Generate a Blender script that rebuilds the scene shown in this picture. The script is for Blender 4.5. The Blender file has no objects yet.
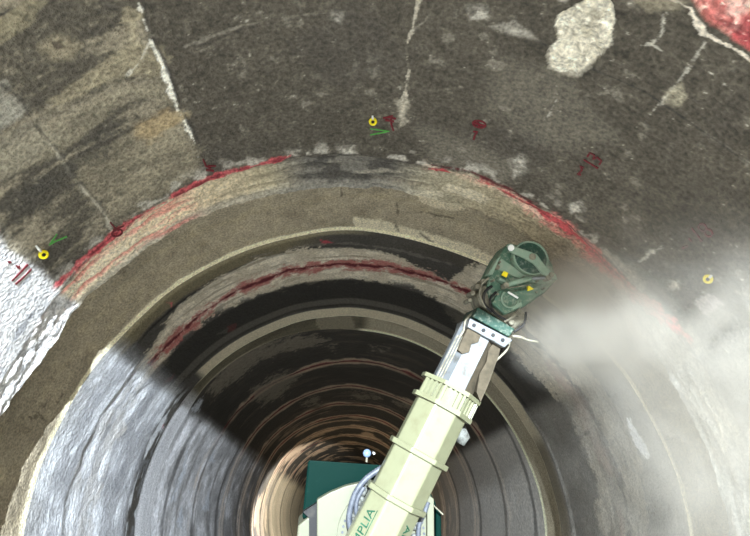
import bpy, bmesh, math
import numpy as np
from mathutils import Vector, Matrix

U = 1.7                      # tunnel radius in metres
F_PX = 560.0
PITCH, YAW, CX, CZ = .413, -.049, -.034, .017
scn = bpy.context.scene
COL = scn.collection
rng = np.random.default_rng(7)

# ---------------------------------------------------------------- helpers
def lin(r, g, b):
    o = []
    for v in (r, g, b):
        v /= 255.0
        o.append(v / 12.92 if v <= .04045 else ((v + .055) / 1.055) ** 2.4)
    return np.array(o)

def ray(px, py):
    x = (px - 375) / F_PX; z = -(py - 268) / F_PX; y = 1.0
    c, s = math.cos(PITCH), math.sin(PITCH); y, z = c * y - s * z, s * y + c * z
    c, s = math.cos(YAW), math.sin(YAW)
    return np.array([c * x - s * y, s * x + c * y, z])

def at(px, py, R=1.0):
    """where the sight line of a photo point meets a tunnel of radius R (units of U)"""
    v = ray(px, py); a = v[0]**2 + v[2]**2; b = CX * v[0] + CZ * v[2]; c = CX*CX + CZ*CZ - R*R
    t = (-b + math.sqrt(b*b - a*c)) / a
    return np.array([CX, 0, CZ]) + t * v

def ty(px, py, R=1.0):
    p = at(px, py, R); return math.atan2(p[2], p[0]), p[1]

def chart_ty(th, y):
    rho = F_PX / np.maximum(y, .25)
    return rho * np.cos(th), rho * np.sin(th)

def chart(pts, R):
    o = []
    for p in pts:
        th, y = ty(p[0], p[1], R); o.append(chart_ty(th, y))
    return np.array(o)

# --- numpy value noise
def _h(ix, iy, iz):
    n = (ix.astype(np.int64) * 374761393 + iy.astype(np.int64) * 668265263 + iz.astype(np.int64) * 1274126177) & 0xffffffff
    n = ((n ^ (n >> 13)) * 1274126177) & 0xffffffff
    n = ((n ^ (n >> 16)) * 668265263) & 0xffffffff
    return ((n ^ (n >> 15)) & 0xffffff) / float(0xffffff)

def vnoise(x, y, z):
    x0, y0, z0 = np.floor(x), np.floor(y), np.floor(z)
    fx, fy, fz = x - x0, y - y0, z - z0
    fx, fy, fz = [t * t * (3 - 2 * t) for t in (fx, fy, fz)]
    r = 0
    for dx in (0, 1):
        for dy in (0, 1):
            for dz in (0, 1):
                w = (fx if dx else 1 - fx) * (fy if dy else 1 - fy) * (fz if dz else 1 - fz)
                r = r + w * _h(x0 + dx, y0 + dy, z0 + dz)
    return r * 2 - 1

def fbm(P, s, o=4, off=0.0, g=.55):
    r = 0; a = 1; t = 0
    for i in range(o):
        r = r + a * vnoise(P[0] * s + off + i * 17.3, P[1] * s + i * 5.1, P[2] * s - off + i * 3.7)
        t += a; a *= g; s *= 2.03
    return r / t * 1.6

def sst(a, b, x):
    t = np.clip((x - a) / (b - a), 0, 1); return t * t * (3 - 2 * t)

class Canvas:
    """surface points in the unrolled chart, with albedo painting"""
    def __init__(s, th, y, r, R):
        s.th, s.y, s.r, s.R = th, y, r, R
        s.X, s.Y = chart_ty(th, y)
        s.P = (r * np.cos(th), y, r * np.sin(th))
        s.col = np.zeros(th.shape + (3,)); s.dr = np.zeros(th.shape)
        s.n1 = fbm(s.P, 9, 4, 3.1); s.n2 = fbm(s.P, 30, 4, 8.7); s.n3 = fbm(s.P, 3, 3, 1.7); s.n4 = fbm(s.P, 85, 4, 5.9, .7); s.ed = .8 * s.n1 + .8 * s.n2 + .7 * s.n4
        q = (th * 2.2, y * 26, th * 0 + .5)
        s.st = fbm(q, 1.6, 4, 4.4)              # streaks running around the bore
    def fill(s, c): s.col[:] = np.asarray(c)
    def mix(s, m, c):
        m = np.clip(m, 0, 1)[..., None]; s.col = s.col * (1 - m) + m * np.asarray(c)
    def mul(s, k): s.col *= k[..., None]
    def dist(s, pts, closed=False, margin=60, px=True):
        q = chart(pts, s.R) if px else np.array(pts)
        if closed: q = np.vstack([q, q[:1]])
        lo, hi = q.min(0) - margin, q.max(0) + margin
        idx = np.nonzero((s.X > lo[0]) & (s.X < hi[0]) & (s.Y > lo[1]) & (s.Y < hi[1]))
        D = np.full(s.X.shape, 1e4); T = np.zeros(s.X.shape)
        if len(idx[0]) == 0: return D, T
        x, y = s.X[idx], s.Y[idx]; d = np.full(x.shape, 1e9); tt = np.zeros(x.shape); ins = np.zeros(x.shape, bool)
        n = len(q) - 1
        for i in range(n):
            a, b = q[i], q[i + 1]; e = b - a; L = max(e @ e, 1e-9)
            t = np.clip(((x - a[0]) * e[0] + (y - a[1]) * e[1]) / L, 0, 1)
            dd = np.hypot(x - a[0] - t * e[0], y - a[1] - t * e[1])
            k = dd < d; d = np.where(k, dd, d); tt = np.where(k, (i + t) / n, tt)
            if closed:
                cr = (a[1] > y) != (b[1] > y)
                ins ^= cr & (x < e[0] * (y - a[1]) / (e[1] if abs(e[1]) > 1e-9 else 1e-9) + a[0])
        if closed: d = np.where(ins, -d, d)
        D[idx] = d; T[idx] = tt
        return D, T
    def poly(s, pts, c, amt=1.0, soft=2.0, rough=5.0, dr=0.0, mot=0.0):
        d, _ = s.dist(pts, True)
        m = sst(soft, -soft, d + rough * s.ed) * amt
        if mot: m = m * (1 - mot + mot * sst(-.5, .35, s.n2 + .8 * s.n4))
        s.mix(m, c); s.dr += dr * m; return m
    def line(s, pts, c, w=2.0, amt=1.0, soft=1.0, rough=2.0, dr=0.0, taper=False, brk=0.0):
        d, t = s.dist(pts, False)
        ww = np.interp(t, np.linspace(0, 1, len(w)), w) if hasattr(w, '__len__') else w
        m = sst(soft, -soft, d - ww + rough * s.ed) * amt
        if brk: m = m * sst(brk - .25, brk + .25, s.n3 + s.n1 * .6)
        s.mix(m, c); s.dr += dr * m; return m

def grid_mesh(name, V, mat, close=False, flip=False):
    """V (rows, cols, 3) in metres -> one mesh object"""
    n, m = V.shape[:2]
    me = bpy.data.meshes.new(name)
    idx = np.arange(n * m).reshape(n, m)
    if close: idx = np.hstack([idx, idx[:, :1]])
    q = np.stack([idx[:-1, :-1], idx[:-1, 1:], idx[1:, 1:], idx[1:, :-1]], -1).reshape(-1, 4)
    if flip: q = q[:, ::-1]
    me.vertices.add(n * m); me.vertices.foreach_set('co', V.reshape(-1).astype(np.float32))
    me.loops.add(q.size); me.loops.foreach_set('vertex_index', q.reshape(-1).astype(np.int32))
    me.polygons.add(len(q)); me.polygons.foreach_set('loop_start', (np.arange(len(q)) * 4).astype(np.int32))
    me.polygons.foreach_set('use_smooth', np.ones(len(q), bool))
    me.update(calc_edges=True); me.validate()
    me.materials.append(mat)
    o = bpy.data.objects.new(name, me); COL.objects.link(o); return o

def set_col(o, c, name='Col'):
    a = o.data.color_attributes.new(name, 'FLOAT_COLOR', 'POINT')
    c = np.clip(c.reshape(-1, 3), 0.002, .95)
    a.data.foreach_set('color', np.hstack([c, np.ones((len(c), 1))]).reshape(-1).astype(np.float32))

# ---------------------------------------------------------------- materials
def nm(name):
    m = bpy.data.materials.new(name); m.use_nodes = True
    nt = m.node_tree; b = nt.nodes['Principled BSDF']; return m, nt, b

def concrete(name, rough, s1, bump1, s2, bump2, grain=.25, spec=.35):
    m, nt, b = nm(name); N, L = nt.nodes, nt.links
    at_ = N.new('ShaderNodeAttribute'); at_.attribute_name = 'Col'
    tc = N.new('ShaderNodeTexCoord')
    n1 = N.new('ShaderNodeTexNoise'); n1.inputs['Scale'].default_value = s1; n1.inputs['Detail'].default_value = 4
    n2 = N.new('ShaderNodeTexNoise'); n2.inputs['Scale'].default_value = s2; n2.inputs['Detail'].default_value = 5
    n2.inputs['Roughness'].default_value = .65
    for n in (n1, n2): L.new(tc.outputs['Object'], n.inputs['Vector'])
    mr = N.new('ShaderNodeMapRange'); mr.inputs[1].default_value = .3; mr.inputs[2].default_value = .7
    mr.inputs[3].default_value = 1 - grain; mr.inputs[4].default_value = 1 + grain
    L.new(n1.outputs['Fac'], mr.inputs[0])
    mx = N.new('ShaderNodeVectorMath'); mx.operation = 'SCALE'
    L.new(at_.outputs['Color'], mx.inputs[0]); L.new(mr.outputs[0], mx.inputs['Scale'])
    L.new(mx.outputs[0], b.inputs['Base Color'])
    b1 = N.new('ShaderNodeBump'); b1.inputs['Strength'].default_value = bump1; b1.inputs['Distance'].default_value = .01
    b2 = N.new('ShaderNodeBump'); b2.inputs['Strength'].default_value = bump2; b2.inputs['Distance'].default_value = .02
    L.new(n1.outputs['Fac'], b1.inputs['Height']); L.new(n2.outputs['Fac'], b2.inputs['Height'])
    L.new(b2.outputs[0], b1.inputs['Normal']); L.new(b1.outputs[0], b.inputs['Normal'])
    b.inputs['Roughness'].default_value = rough; b.inputs['Specular IOR Level'].default_value = spec
    return m

def paint(name, c, rough=.45, metal=0.0, dirt=(.25, .22, .17), amt=.35, scale=14, lo=.5, hi=.7, bump=.05, spec=.5):
    m, nt, b = nm(name); N, L = nt.nodes, nt.links; b.inputs['Specular IOR Level'].default_value = spec
    tc = N.new('ShaderNodeTexCoord')
    n = N.new('ShaderNodeTexNoise'); n.inputs['Scale'].default_value = scale; n.inputs['Detail'].default_value = 6
    n.inputs['Roughness'].default_value = .65
    L.new(tc.outputs['Object'], n.inputs['Vector'])
    mr = N.new('ShaderNodeMapRange'); mr.inputs[1].default_value = lo; mr.inputs[2].default_value = hi; mr.inputs[4].default_value = amt
    L.new(n.outputs['Fac'], mr.inputs[0])
    mx = N.new('ShaderNodeMix'); mx.data_type = 'RGBA'
    L.new(mr.outputs[0], mx.inputs['Factor']); mx.inputs['A'].default_value = (*c, 1); mx.inputs['B'].default_value = (*dirt, 1)
    L.new(mx.outputs['Result'], b.inputs['Base Color'])
    b.inputs['Roughness'].default_value = rough; b.inputs['Metallic'].default_value = metal
    bp = N.new('ShaderNodeBump'); bp.inputs['Strength'].default_value = bump; bp.inputs['Distance'].default_value = .004
    L.new(n.outputs['Fac'], bp.inputs['Height']); L.new(bp.outputs[0], b.inputs['Normal'])
    return m

M = {}
M['near'] = concrete('shotcrete', .8, 62, 1.0, 14, .5, .4)
M['groove'] = concrete('groove_concrete', .85, 80, .8, 18, .4, .38)
M['mid'] = concrete('middle_concrete', .85, 70, .6, 26, .9, .25, .15)
M['far'] = concrete('far_concrete', .75, 40, .4, 14, .7, .25, .3)
M['cream'] = paint('cream_paint', tuple(lin(116, 117, 92)), .3, 0, tuple(lin(100, 96, 72)), .45, 16)
M['cream_flat'] = paint('cream_plate_paint', tuple(lin(104, 105, 86)), .5, 0, tuple(lin(96, 94, 78)), .5)
M['green'] = paint('dark_green_paint', tuple(lin(4, 31, 26)), .4, 0, tuple(lin(30, 62, 54)), .12, 30, .6, .75, spec=.04)
M['head_green'] = paint('dusty_green_paint', tuple(lin(72, 104, 86)), .55, 0, tuple(lin(158, 160, 142)), .75, 48, .48, .68, spec=.3)
M['head_dark'] = paint('oily_green_paint', tuple(lin(30, 62, 50)), .5, 0, tuple(lin(120, 126, 112)), .75, 50, .5, .68, spec=.3)
M['head_light'] = paint('pale_green_paint', tuple(lin(122, 144, 124)), .55, 0, tuple(lin(160, 160, 142)), .5, 26, .5, .72)
M['steel'] = paint('bright_steel', tuple(lin(118, 122, 124)), .35, .35, tuple(lin(76, 70, 56)), .7, 18)
M['dull'] = paint('dusty_steel', tuple(lin(140, 136, 118)), .6, .2, tuple(lin(76, 70, 56)), .7, 26, .42, .62)
M['brownfilm'] = paint('mud_film', tuple(lin(82, 74, 60)), .85, 0, tuple(lin(58, 53, 42)), .7, 22, .4, .6, spec=.2)
M['dark'] = paint('dark_rubber', tuple(lin(30, 30, 30)), .6, 0, tuple(lin(80, 76, 68)), .4, spec=.3)
M['hose'] = paint('grey_hose', tuple(lin(66, 70, 78)), .5, 0, tuple(lin(100, 104, 110)), .5, 40, .4, .6)
M['lime'] = paint('grouted_chain', tuple(lin(104, 106, 100)), .7, 0, tuple(lin(60, 58, 54)), .7, 45, .45, .6, .3)
M['text'] = paint('green_lettering', tuple(lin(12, 70, 50)), .5, 0, tuple(lin(90, 150, 120)), .3)
M['yellow'] = paint('yellow_plastic', tuple(lin(240, 220, 20)), .4, 0, tuple(lin(200, 190, 30)), .2)
M['white'] = paint('white_plastic', tuple(lin(225, 225, 220)), .5, 0, tuple(lin(190, 190, 180)), .3)
M['lens'] = paint('pale_blue_glass', tuple(lin(110, 130, 155)), .15, 0, tuple(lin(200, 215, 235)), .3)
M['red'] = paint('red_marking_paint', tuple(lin(112, 22, 34)), .7, 0, tuple(lin(84, 48, 46)), .8, 60, .45, .65)
M['gpaint'] = paint('green_marking_paint', tuple(lin(82, 165, 70)), .7, 0, tuple(lin(84, 110, 72)), .7, 60, .5, .7)

# ---------------------------------------------------------------- bore geometry
RA_PX = [(0,407.5),(20,381.7),(33.6,362.7),(51.5,338),(82.8,300),(100,285),(144.8,250.5),(173.9,230.4),(198.5,217),(225.4,208),(250,201.3),(300,189.8),(340,187),(367,187.6),(400.7,190.7),(425.4,196),(450,202.6),(500,222),(543.7,245.5),(574,267),(601,291),(656.5,354.7),(674.4,385),(687.8,409.6),(712,458.5),(721,494.4),(727.6,536)]
RB_PX = [(23.5,536),(33.6,489.9),(42.5,461.9),(62.7,420),(82.8,384),(98.5,361.6),(116.4,342.5),(134.3,323.5),(150,309),(160.4,298.6),(189.6,278.5),(218.7,262.8),(250,249.4),(300,236.2),(329,231),(353.7,230.1),(378.4,232.8),(400.7,237.3),(434.3,246.3),(461.7,255.6),(492,268),(629.6,382.7),(647.5,414),(661,440),(676,474),(689,528)]
RC_PX = [(194.8,386.2),(212.7,368.3),(232.8,352.6),(253,340.3),(275.4,330.2),(300,321.3),(329.3,316.6),(349.4,315.4),(369.5,317.5),(392,322),(414.3,329.3),(430,337),(524,425),(532.8,438),(544,462.7),(553,491.8),(559.7,520)]
RD_PX = [(200,392),(233,362),(275,340),(310,331),(358,330.4),(430,350.6),(490,400),(512.7,431.3),(526,458),(537.3,487.3),(544,520)]
R_A, R_B, R_C, R_D = 1.02, 1.08, 1.08, 1.095

def ring_fn(px, R):
    t = np.array(sorted(ty(p[0], p[1], R) for p in px))
    th, y = t[:, 0], t[:, 1]
    lo, hi = th[0] - .9, th[-1] + .9; mean = y.mean()
    th = np.r_[-7, lo, th, hi, 9]; y = np.r_[mean, mean, y, mean, mean]
    g = np.linspace(-7, 9, 4000); v = np.interp(g, th, y)
    k = np.hanning(41); k /= k.sum(); v = np.convolve(np.pad(v, 20, mode='edge'), k, 'valid')
    # left point of the ring may fall past pi: keep angles in -pi/2 .. 3pi/2
    return lambda a: np.interp(a, g, v)

_old_ty = ty
def ty(px, py, R=1.0):
    th, y = _old_ty(px, py, R)
    if th < -math.pi / 2: th += 2 * math.pi
    return th, y
fA, fB, fC, fD = ring_fn(RA_PX, R_A), ring_fn(RB_PX, R_B), ring_fn(RC_PX, R_C), ring_fn(RD_PX, R_D)

def thetas(step, lo=-8, hi=188):
    a = np.arange(lo, hi + 1e-6, step)
    b = np.arange(hi + 4, lo + 360 - 1, 4.0)
    return np.radians(np.r_[a, b])

def to_xyz(th, y, r):
    return np.stack([r * np.cos(th) * U, y * U, r * np.sin(th) * U], -1)

G = 1.55                                    # albedo per unit of ambient-lit tone
def c_(r, g, b, k=1.0): return lin(r, g, b) * G * k

def struct(o): o['kind'] = 'structure'; return o

# ---- near lining -------------------------------------------------------
th1 = thetas(.2)
rows = np.r_[np.linspace(-1.2, .38, 90), 1 / np.linspace(1 / .4, 1.0, 330)]
NC = 90
yA = fA(th1) + .006 * fbm((np.cos(th1), np.sin(th1), th1 * 0), 14, 4, 2.2)
TH, RW = np.meshgrid(th1, rows)
YY = RW * yA[None, :]; _t = np.linspace(0, 1, NC, endpoint=False)[:, None]; YY[:NC] = -1.2 * (1 - _t) + YY[NC:NC + 1] * _t
c = Canvas(TH, YY, np.ones_like(YY), 1.0)
c.fill(c_(74, 69, 60))
c.mul(1 + .16 * c.n3 + .14 * c.n1 + .2 * c.n2 + .34 * c.n4)
# faint mottling and pale specks
c.mix(sst(.55, .9, c.n2 + .5 * c.n1) * .35, c_(140, 134, 122))
c.mix(sst(.3, .9, fbm(c.P, 6, 5, 12.2, .65)) * .25, c_(100, 94, 85)); c.mix(sst(.75, 1.1, c.n4 + .3 * c.n2) * .6, c_(170, 165, 152))
c.mix(sst(.3, .7, fbm(c.P, 4, 3, 40.2)) * .4, c_(62, 58, 53))
# left bay, tan scraped streaks running away from the pour joint
JL = [(134,-12),(138,0),(148,35),(165,70),(178,110),(195,142)]
LEFT = [(134,-20),(138,0),(148,35),(165,70),(178,110),(195,142),(200,172),(150,206),(112,236),(60,290),(-60,360),(-140,150),(-60,-60)]
c.poly(LEFT, c_(86, 81, 70), .45, 2, 3)
_a, _b = np.array(ty(185, 90)), np.array(ty(20, 172)); _d = (_b - _a) / np.linalg.norm(_b - _a)
sc_ = fbm(((c.th * _d[0] + c.y * _d[1]) * 3.0, (-c.th * _d[1] + c.y * _d[0]) * 22, c.th * 0), 1.3, 5, 9.1)
_ed = c.ed; c.ed = .5 * c.ed + 1.1 * sc_
dL, _ = c.dist(LEFT, True)
c.mix(sst(3, -8, dL) * sst(-.05, .45, -sc_ + .4 * c.n2) * .65, c_(60, 56, 50))
c.mix(sst(3, -8, dL) * sst(.0, .6, sc_ + .35 * c.n1 + .3 * c.n4) * .7, c_(140, 131, 112))
for pl, k, a in (([(126,10),(142,14),(150,42),(166,72),(150,78),(118,72),(88,92),(52,112),(30,116),(60,95),(95,72),(118,48)], (148,138,114), .75),
                 ([(172,78),(182,108),(170,104),(128,98),(95,122),(62,150),(20,168),(-30,190),(-30,165),(30,130),(80,105),(110,82)], (138,130,110), .6),
                 ([(180,110),(195,142),(200,175),(150,200),(105,222),(80,180),(60,168),(110,146),(140,128)], (140,131,110), .55),
                 ([(30,112),(54,112),(60,135),(40,150),(0,182),(-60,220),(-60,150),(0,132)], (134,128,112), .5),
                 ([(-10,80),(4,82),(18,100),(28,118),(10,128),(-10,130)], (142,138,126), .8),
                 ([(-10,30),(30,-10),(50,-10),(22,24),(0,44),(-10,50)], (128,120,98), .8)):
    c.poly(pl, c_(*k), a, 6, 16, mot=.45)
c.poly([(38,46),(57,34),(80,44),(70,60),(50,60)], c_(140, 130, 108), .6, 10, 4)
c.poly([(52,42),(60,40),(64,47),(56,50)], c_(70, 62, 52), .8, 1.5, 2)
c.poly([(135,124),(168,108),(184,120),(150,146)], c_(172, 148, 108), .45, 9, 10)
for pl in ([(60,160),(112,124),(126,128),(100,150),(70,172)], [(20,188),(62,160),(70,170),(30,205),(0,215)], [(0,205),(40,180),(52,200),(10,232)]):
    c.poly(pl, c_(62, 59, 53), .65, 7, 14)
c.ed = _ed
c.line([(p[0]-3,p[1]) for p in JL], c_(184, 178, 160), [0, 3, 5, 2, 5, 1], .7, 4, 11, brk=.05); c.line(JL, c_(212, 208, 196), [.2, 1.2, 1.8, .6, 1.8, .2], .9, 1.2, 4.5)
c.line([(p[0] + 4, p[1]) for p in JL], c_(52, 49, 45), 1.6, .8, 1.5, 2)
c.line([(150,40),(140,62),(128,75)], c_(190, 185, 172), 1.2, .6, 2, 4)
c.line([(0,86),(18,102),(28,122),(55,150),(75,180),(106,216),(112,232)], c_(168, 162, 146), 1.6, .6, 1.5, 3, brk=-.1)
c.line([(2,84),(22,100),(32,122),(58,150),(79,180),(109,214)], c_(56, 53, 48), 1.3, .6, 1.2, 2)
# circumferential pour lines and old cracks
c.line([(190,50),(240,30),(290,20),(330,16)], c_(54, 50, 46), 1.2, .6, 1, 2)
c.line([(186,46),(240,26),(290,16),(330,13)], c_(130, 124, 112), 1.4, .45, 1.5, 5, brk=0)
JR = [(540,42),(570,58),(600,72),(645,92),(690,122),(750,165),(800,210)]
c.line(JR, c_(48, 46, 43), [1, 1.4, 1.8, 1.8, 1.8, 2], .7, 1.2, 1.5)
c.line([(p[0] - 3, p[1] - 4) for p in JR], c_(120, 114, 104), 1.2, .5, 1.5, 3, brk=-.1)
c.line([(423,-10),(418,4),(412,30),(405,50),(409,72),(405,95),(401,118)], c_(165, 157, 141), [1, 1.6, .7, .7, .9, 1.4, 3], .9, 1.2, 3.4)
c.poly([(396,100),(408,102),(409,122),(398,130)], c_(160, 152, 136), .7, 3, 5)
c.line([(412,30),(424,22),(430,14)], c_(140, 134, 122), 1, .5, 1.5, 3)
for pl, a in (([(465,5),(488,4),(492,20),(470,22)], .7), ([(487,26),(515,20),(540,40),(515,36)], .4), ([(510,160),(522,158),(526,170),(514,178)], .8),
              ([(338,146),(354,146),(354,158),(340,158)], .95), ([(564,4),(556,0),(560,-10),(572,-6)], .8), ([(296,158),(286,152),(300,150)], .6),
              ([(330,10),(345,12),(340,24),(330,20)], .5), ([(568,205),(580,202),(584,209),(572,214)], 1.0), ([(669,280),(679,281),(678,288),(670,288)], 1.0)):
    c.poly(pl, c_(182, 176, 164), a, 3.5, 7, mot=.8)
for pl, a in (([(500,60),(560,70),(620,140),(560,150),(480,110)], .3), ([(420,130),(470,140),(520,168),(500,182),(430,160)], .35)):
    c.poly(pl, c_(125, 119, 106), a, 14, 14)
for ln in ([(706,42),(692,62),(681,78),(668,95),(650,114)], [(664,14),(662,34),(652,44),(668,56)], [(710,72),(725,84)], [(640,46),(652,44)], [(640,262),(655,250),(662,248)], [(560,92),(552,110),(545,120)]):
    c.line(ln, c_(162, 157, 145), .6, .8, 1.3, 4.5)
c.poly([(666,92),(680,84),(688,98),(678,106),(664,102)], c_(168, 160, 138), .85, 4, 8, mot=.6)
# scraped bright patch
PB = [(556,16),(574,6),(590,-2),(606,-4),(613,4),(615,22),(612,44),(597,60),(578,76),(562,74),(549,68),(547,56),(549,47),(558,40),(554,26)]
m = c.poly(PB, c_(186, 179, 162), 1.0, 1.0, 3.0)
c.mix(m * sst(-.1, .5, fbm(c.P, 45, 4, 6.6, .7)) * .6, c_(140, 132, 114)); c.mix(m * sst(.2, .5, c.n4) * .6, c_(225, 220, 205))
c.dr += m * (.006 + .009 * fbm(c.P, 30, 4, 2.9))
c.line(PB + PB[:1], c_(60, 56, 50), 1.2, .5, 1, 2)
# red painted spall, upper right
PR = [(676,-40),(688,-4),(700,14),(712,24),(732,40),(756,54),(800,60),(820,-40)]
m = c.poly(PR, c_(172, 104, 98), 1.0, 1.5, 3.5)
c.mix(m * sst(-.3, .4, c.n2 + c.n1 * .5) * .8, c_(214, 178, 166)); c.mix(m * sst(.05, .5, fbm(c.P, 22, 4, 21.)) * .8, c_(150, 66, 70)); c.mix(m * sst(.3, .6, c.n4) * .6, c_(226, 200, 186))
c.poly([(722,-8),(735,4),(760,14),(760,-10)], c_(84, 34, 36), .8, 4, 8, mot=.5); c.poly([(716,26),(732,34),(756,48),(756,36),(730,22)], c_(120, 44, 50), .7, 4, 8, mot=.6)
c.dr += m * (.012 + .012 * fbm(c.P, 22, 4, 5.5))
c.line([(660,-6),(690,8),(704,34),(730,46),(750,60)], c_(200, 190, 174), 2.2, .9, 1.5, 5)
c.poly([(610,-10),(650,-10),(690,2),(676,12),(640,8)], c_(130, 122, 104), .6, 6, 8)
# broken edge band of the lining between the chip line and the lip
CHIP = [(-70,470),(-30,424),(0,386),(30,336),(52,300),(78,270),(112,240),(150,208),(178,192),(205,181),(250,168),(290,159),(340,154),(385,158),(430,167),(470,172),(510,190),(556,215),(592,244),(632,285),(670,322),(700,360),(730,410),(760,470),(780,540)]
ch = chart(CHIP, 1.0)
cth = np.array([ty(*p)[0] for p in CHIP]); cy = np.array([ty(*p)[1] for p in CHIP]); o_ = np.argsort(cth)
chipy = np.interp(c.th, cth[o_], cy[o_]) + .008 * c.n1
bandw = np.clip((c.y - chipy) / (np.maximum(yA[None, :] - chipy, .02)), -3, 1.2)
inb = (c.th > -.3) & (c.th < 3.45)
bm = sst(-.02, .05, bandw) * inb
ths = np.degrees(c.th)
band_col = np.zeros_like(c.col)
keys = [(-10,(176,178,172)),(30,(165,160,148)),(45,(150,140,122)),(60,(150,138,112)),(78,(140,132,112)),(86,(96,92,84)),(100,(104,100,92)),(106,(150,140,116)),(116,(178,163,136)),(125,(196,178,150)),(150,(196,184,162)),(162,(214,210,198))]
kx = [k[0] for k in keys]; kc = np.array([c_(*k[1]) for k in keys])
for i in range(3): band_col[..., i] = np.interp(ths, kx, kc[:, i])
c.mix(bm, 0); c.col += band_col * bm[..., None]
bs = fbm((c.th * 5, c.y * 40, c.th * 0), 1.3, 4, 2.0)
c.mix(bm * sst(.15, .7, bs + .3 * c.n2) * .55, c_(122, 112, 94)); c.mix(bm * sst(.2, .7, -bs + .3 * c.n2) * .5, c_(206, 196, 172))
c.mix(bm * sst(78, 86, ths) * sst(108, 100, ths) * .6, c_(104, 100, 92)); c.mix(bm * sst(-.1, .3, c.n1 + .6 * c.n2 + .3 * bs) * sst(78, 86, ths) * sst(108, 98, ths) * .8, c_(58, 55, 51)); c.mix(bm * sst(.1, .5, c.n1 - .6 * bs) * sst(70, 60, ths) * .5, c_(104, 94, 80))
c.mix(bm * sst(.72, .9, bandw) * sst(70, 96, ths) * .6, c_(138, 134, 124))
# dark line under the chip edge and dark spatter above it
c.mix(np.exp(-((c.y - chipy) / .006) ** 2) * inb * .6, c_(48, 42, 38))
c.mix(sst(-.09, -.01, c.y - chipy) * sst(.0, -.01, c.y - chipy) * inb * sst(.1, .6, c.n2 + c.n1) * .7, c_(176, 170, 158))
# pink wash and red paint
c.mix(bm * sst(118, 124, ths) * sst(165, 148, ths) * sst(.0, .5, bs + .2) * .6, c_(196, 112, 104))
RL = [(45,297),(62,280),(86,258),(112,236),(135,220),(150,211),(178,194),(205,181),(228,172),(250,167),(272,161),(290,156)]
c.line(RL, c_(176, 78, 82), [3, 4.5, 3.5, 4.5, 3, 3, 4, 5, 3, 2, 3, 2], .9, 1.5, 3.5)
c.line(RL, c_(86, 22, 30), [.6, 1, .6, 1.2, .6, .6, 1.2, 1.6, 1, .4, .6, .6], .8, .8, 3)
RR = [(428,168),(450,174),(470,180),(495,190),(520,205),(545,219),(568,236),(590,254),(615,280),(640,302),(665,322),(690,340)]
c.line(RR, c_(192, 122, 114), [1, 4, 5, 7, 9, 12, 14, 13, 12, 11, 9, 4], .85, 3, 6)
c.line([(p[0] + 3, p[1] + 6) for p in RR[2:]], c_(200, 178, 152), [2, 3, 5, 4, 2, 1], .65, 2, 6)
c.line(RR[:9], c_(168, 46, 58), [1.5, 3.4, 3.2, 4.6, 5, 6, 5, 5, 4], .85, 2, 5)
c.line(RR[4:], c_(186, 84, 88), [3, 5, 6, 5, 6, 5, 4, 2], .6, 3, 9)
rm = sst(-.35, .1, c.n2 + .8 * c.n4)
_dR, _ = c.dist(RR)
c.mix(sst(16, 4, _dR + 5 * c.ed) * sst(.1, .6, bs + c.n2) * .55, c_(206, 186, 164)); c.mix(sst(13, 6, _dR) * sst(.25, .6, -bs + .5 * c.n4) * .6, c_(92, 60, 54))
c.line([(430,165),(470,171),(505,187),(535,204),(560,220),(590,246),(610,266)], c_(70, 22, 26), [.8, 1.6, 1.3, 1.4, 1.4, 1.4, 1], .95, .8, 1.5)
c.dr += bm * (.02 * sst(0, .25, bandw) * (1 - .7 * sst(146, 152, ths)) + .006 * fbm(c.P, 26, 4, 7.7) + .006 * bs)
c.dr += .0012 * c.n1
# lower walls below the beam edge painted paler to carry the lamp light
litm = sst(.585, .565, np.sin(c.th) + .01 * c.n1) * (c.y > 0)
litm = litm * (np.cos(c.th) < 0)
c.mix(litm * (.85 + .2 * c.n1) , c_(176, 174, 172)); c.mix(litm * sst(.2, .7, c.n2 + c.n1) * .5, c_(128, 128, 130))
litR = sst(.5, .44, np.sin(c.th)) * (np.cos(c.th) > 0) * sst(.2, .6, c.n1 + .6)
c.mix(litR * .5, c_(128, 127, 124))
for ln in ([(-10,330),(12,296),(28,278)], [(-5,372),(20,330),(44,300)], [(-10,300),(5,268)]):
    c.line(ln, c_(92, 94, 98), 1.0, .7, 1.2, 3)
c.poly([(692,302),(708,292),(724,304),(706,316)], c_(140, 132, 128), .7, 2, 3)
RN = 1.0 + c.dr
V = to_xyz(TH, YY, RN)
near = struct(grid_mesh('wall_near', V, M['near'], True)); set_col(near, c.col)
rlip = RN[-1]

# ---- chased joint (recess) between lip A and rim B ----------------------
def recess(name, th, y0, r0, y1, r1, paint_fn, mat, deep, n=46, R=1.08):
    t = np.linspace(0, 1, n); TT = np.repeat(t[:, None], len(th), 1); TH_ = np.repeat(th[None, :], n, 0)
    a = .10
    Y = np.where(TT < a, y0 + .012 * TT / a, y0 + .012 + (y1 - y0 - .012) * (TT - a) / (1 - a))
    Rr = np.where(TT < a, r0 + (deep - r0) * TT / a, deep + (r1 - deep) * np.clip((TT - a) / (1 - a), 0, 1) ** 1.0)
    cv = Canvas(TH_, Y, Rr, R); paint_fn(cv, TT)
    Rr = Rr + cv.dr * np.clip(TT * 12, 0, 1) * np.clip((1 - TT) * 12, 0, 1)
    o = struct(grid_mesh(name, to_xyz(TH_, Y, Rr), mat, True)); set_col(o, cv.col); return o

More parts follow.
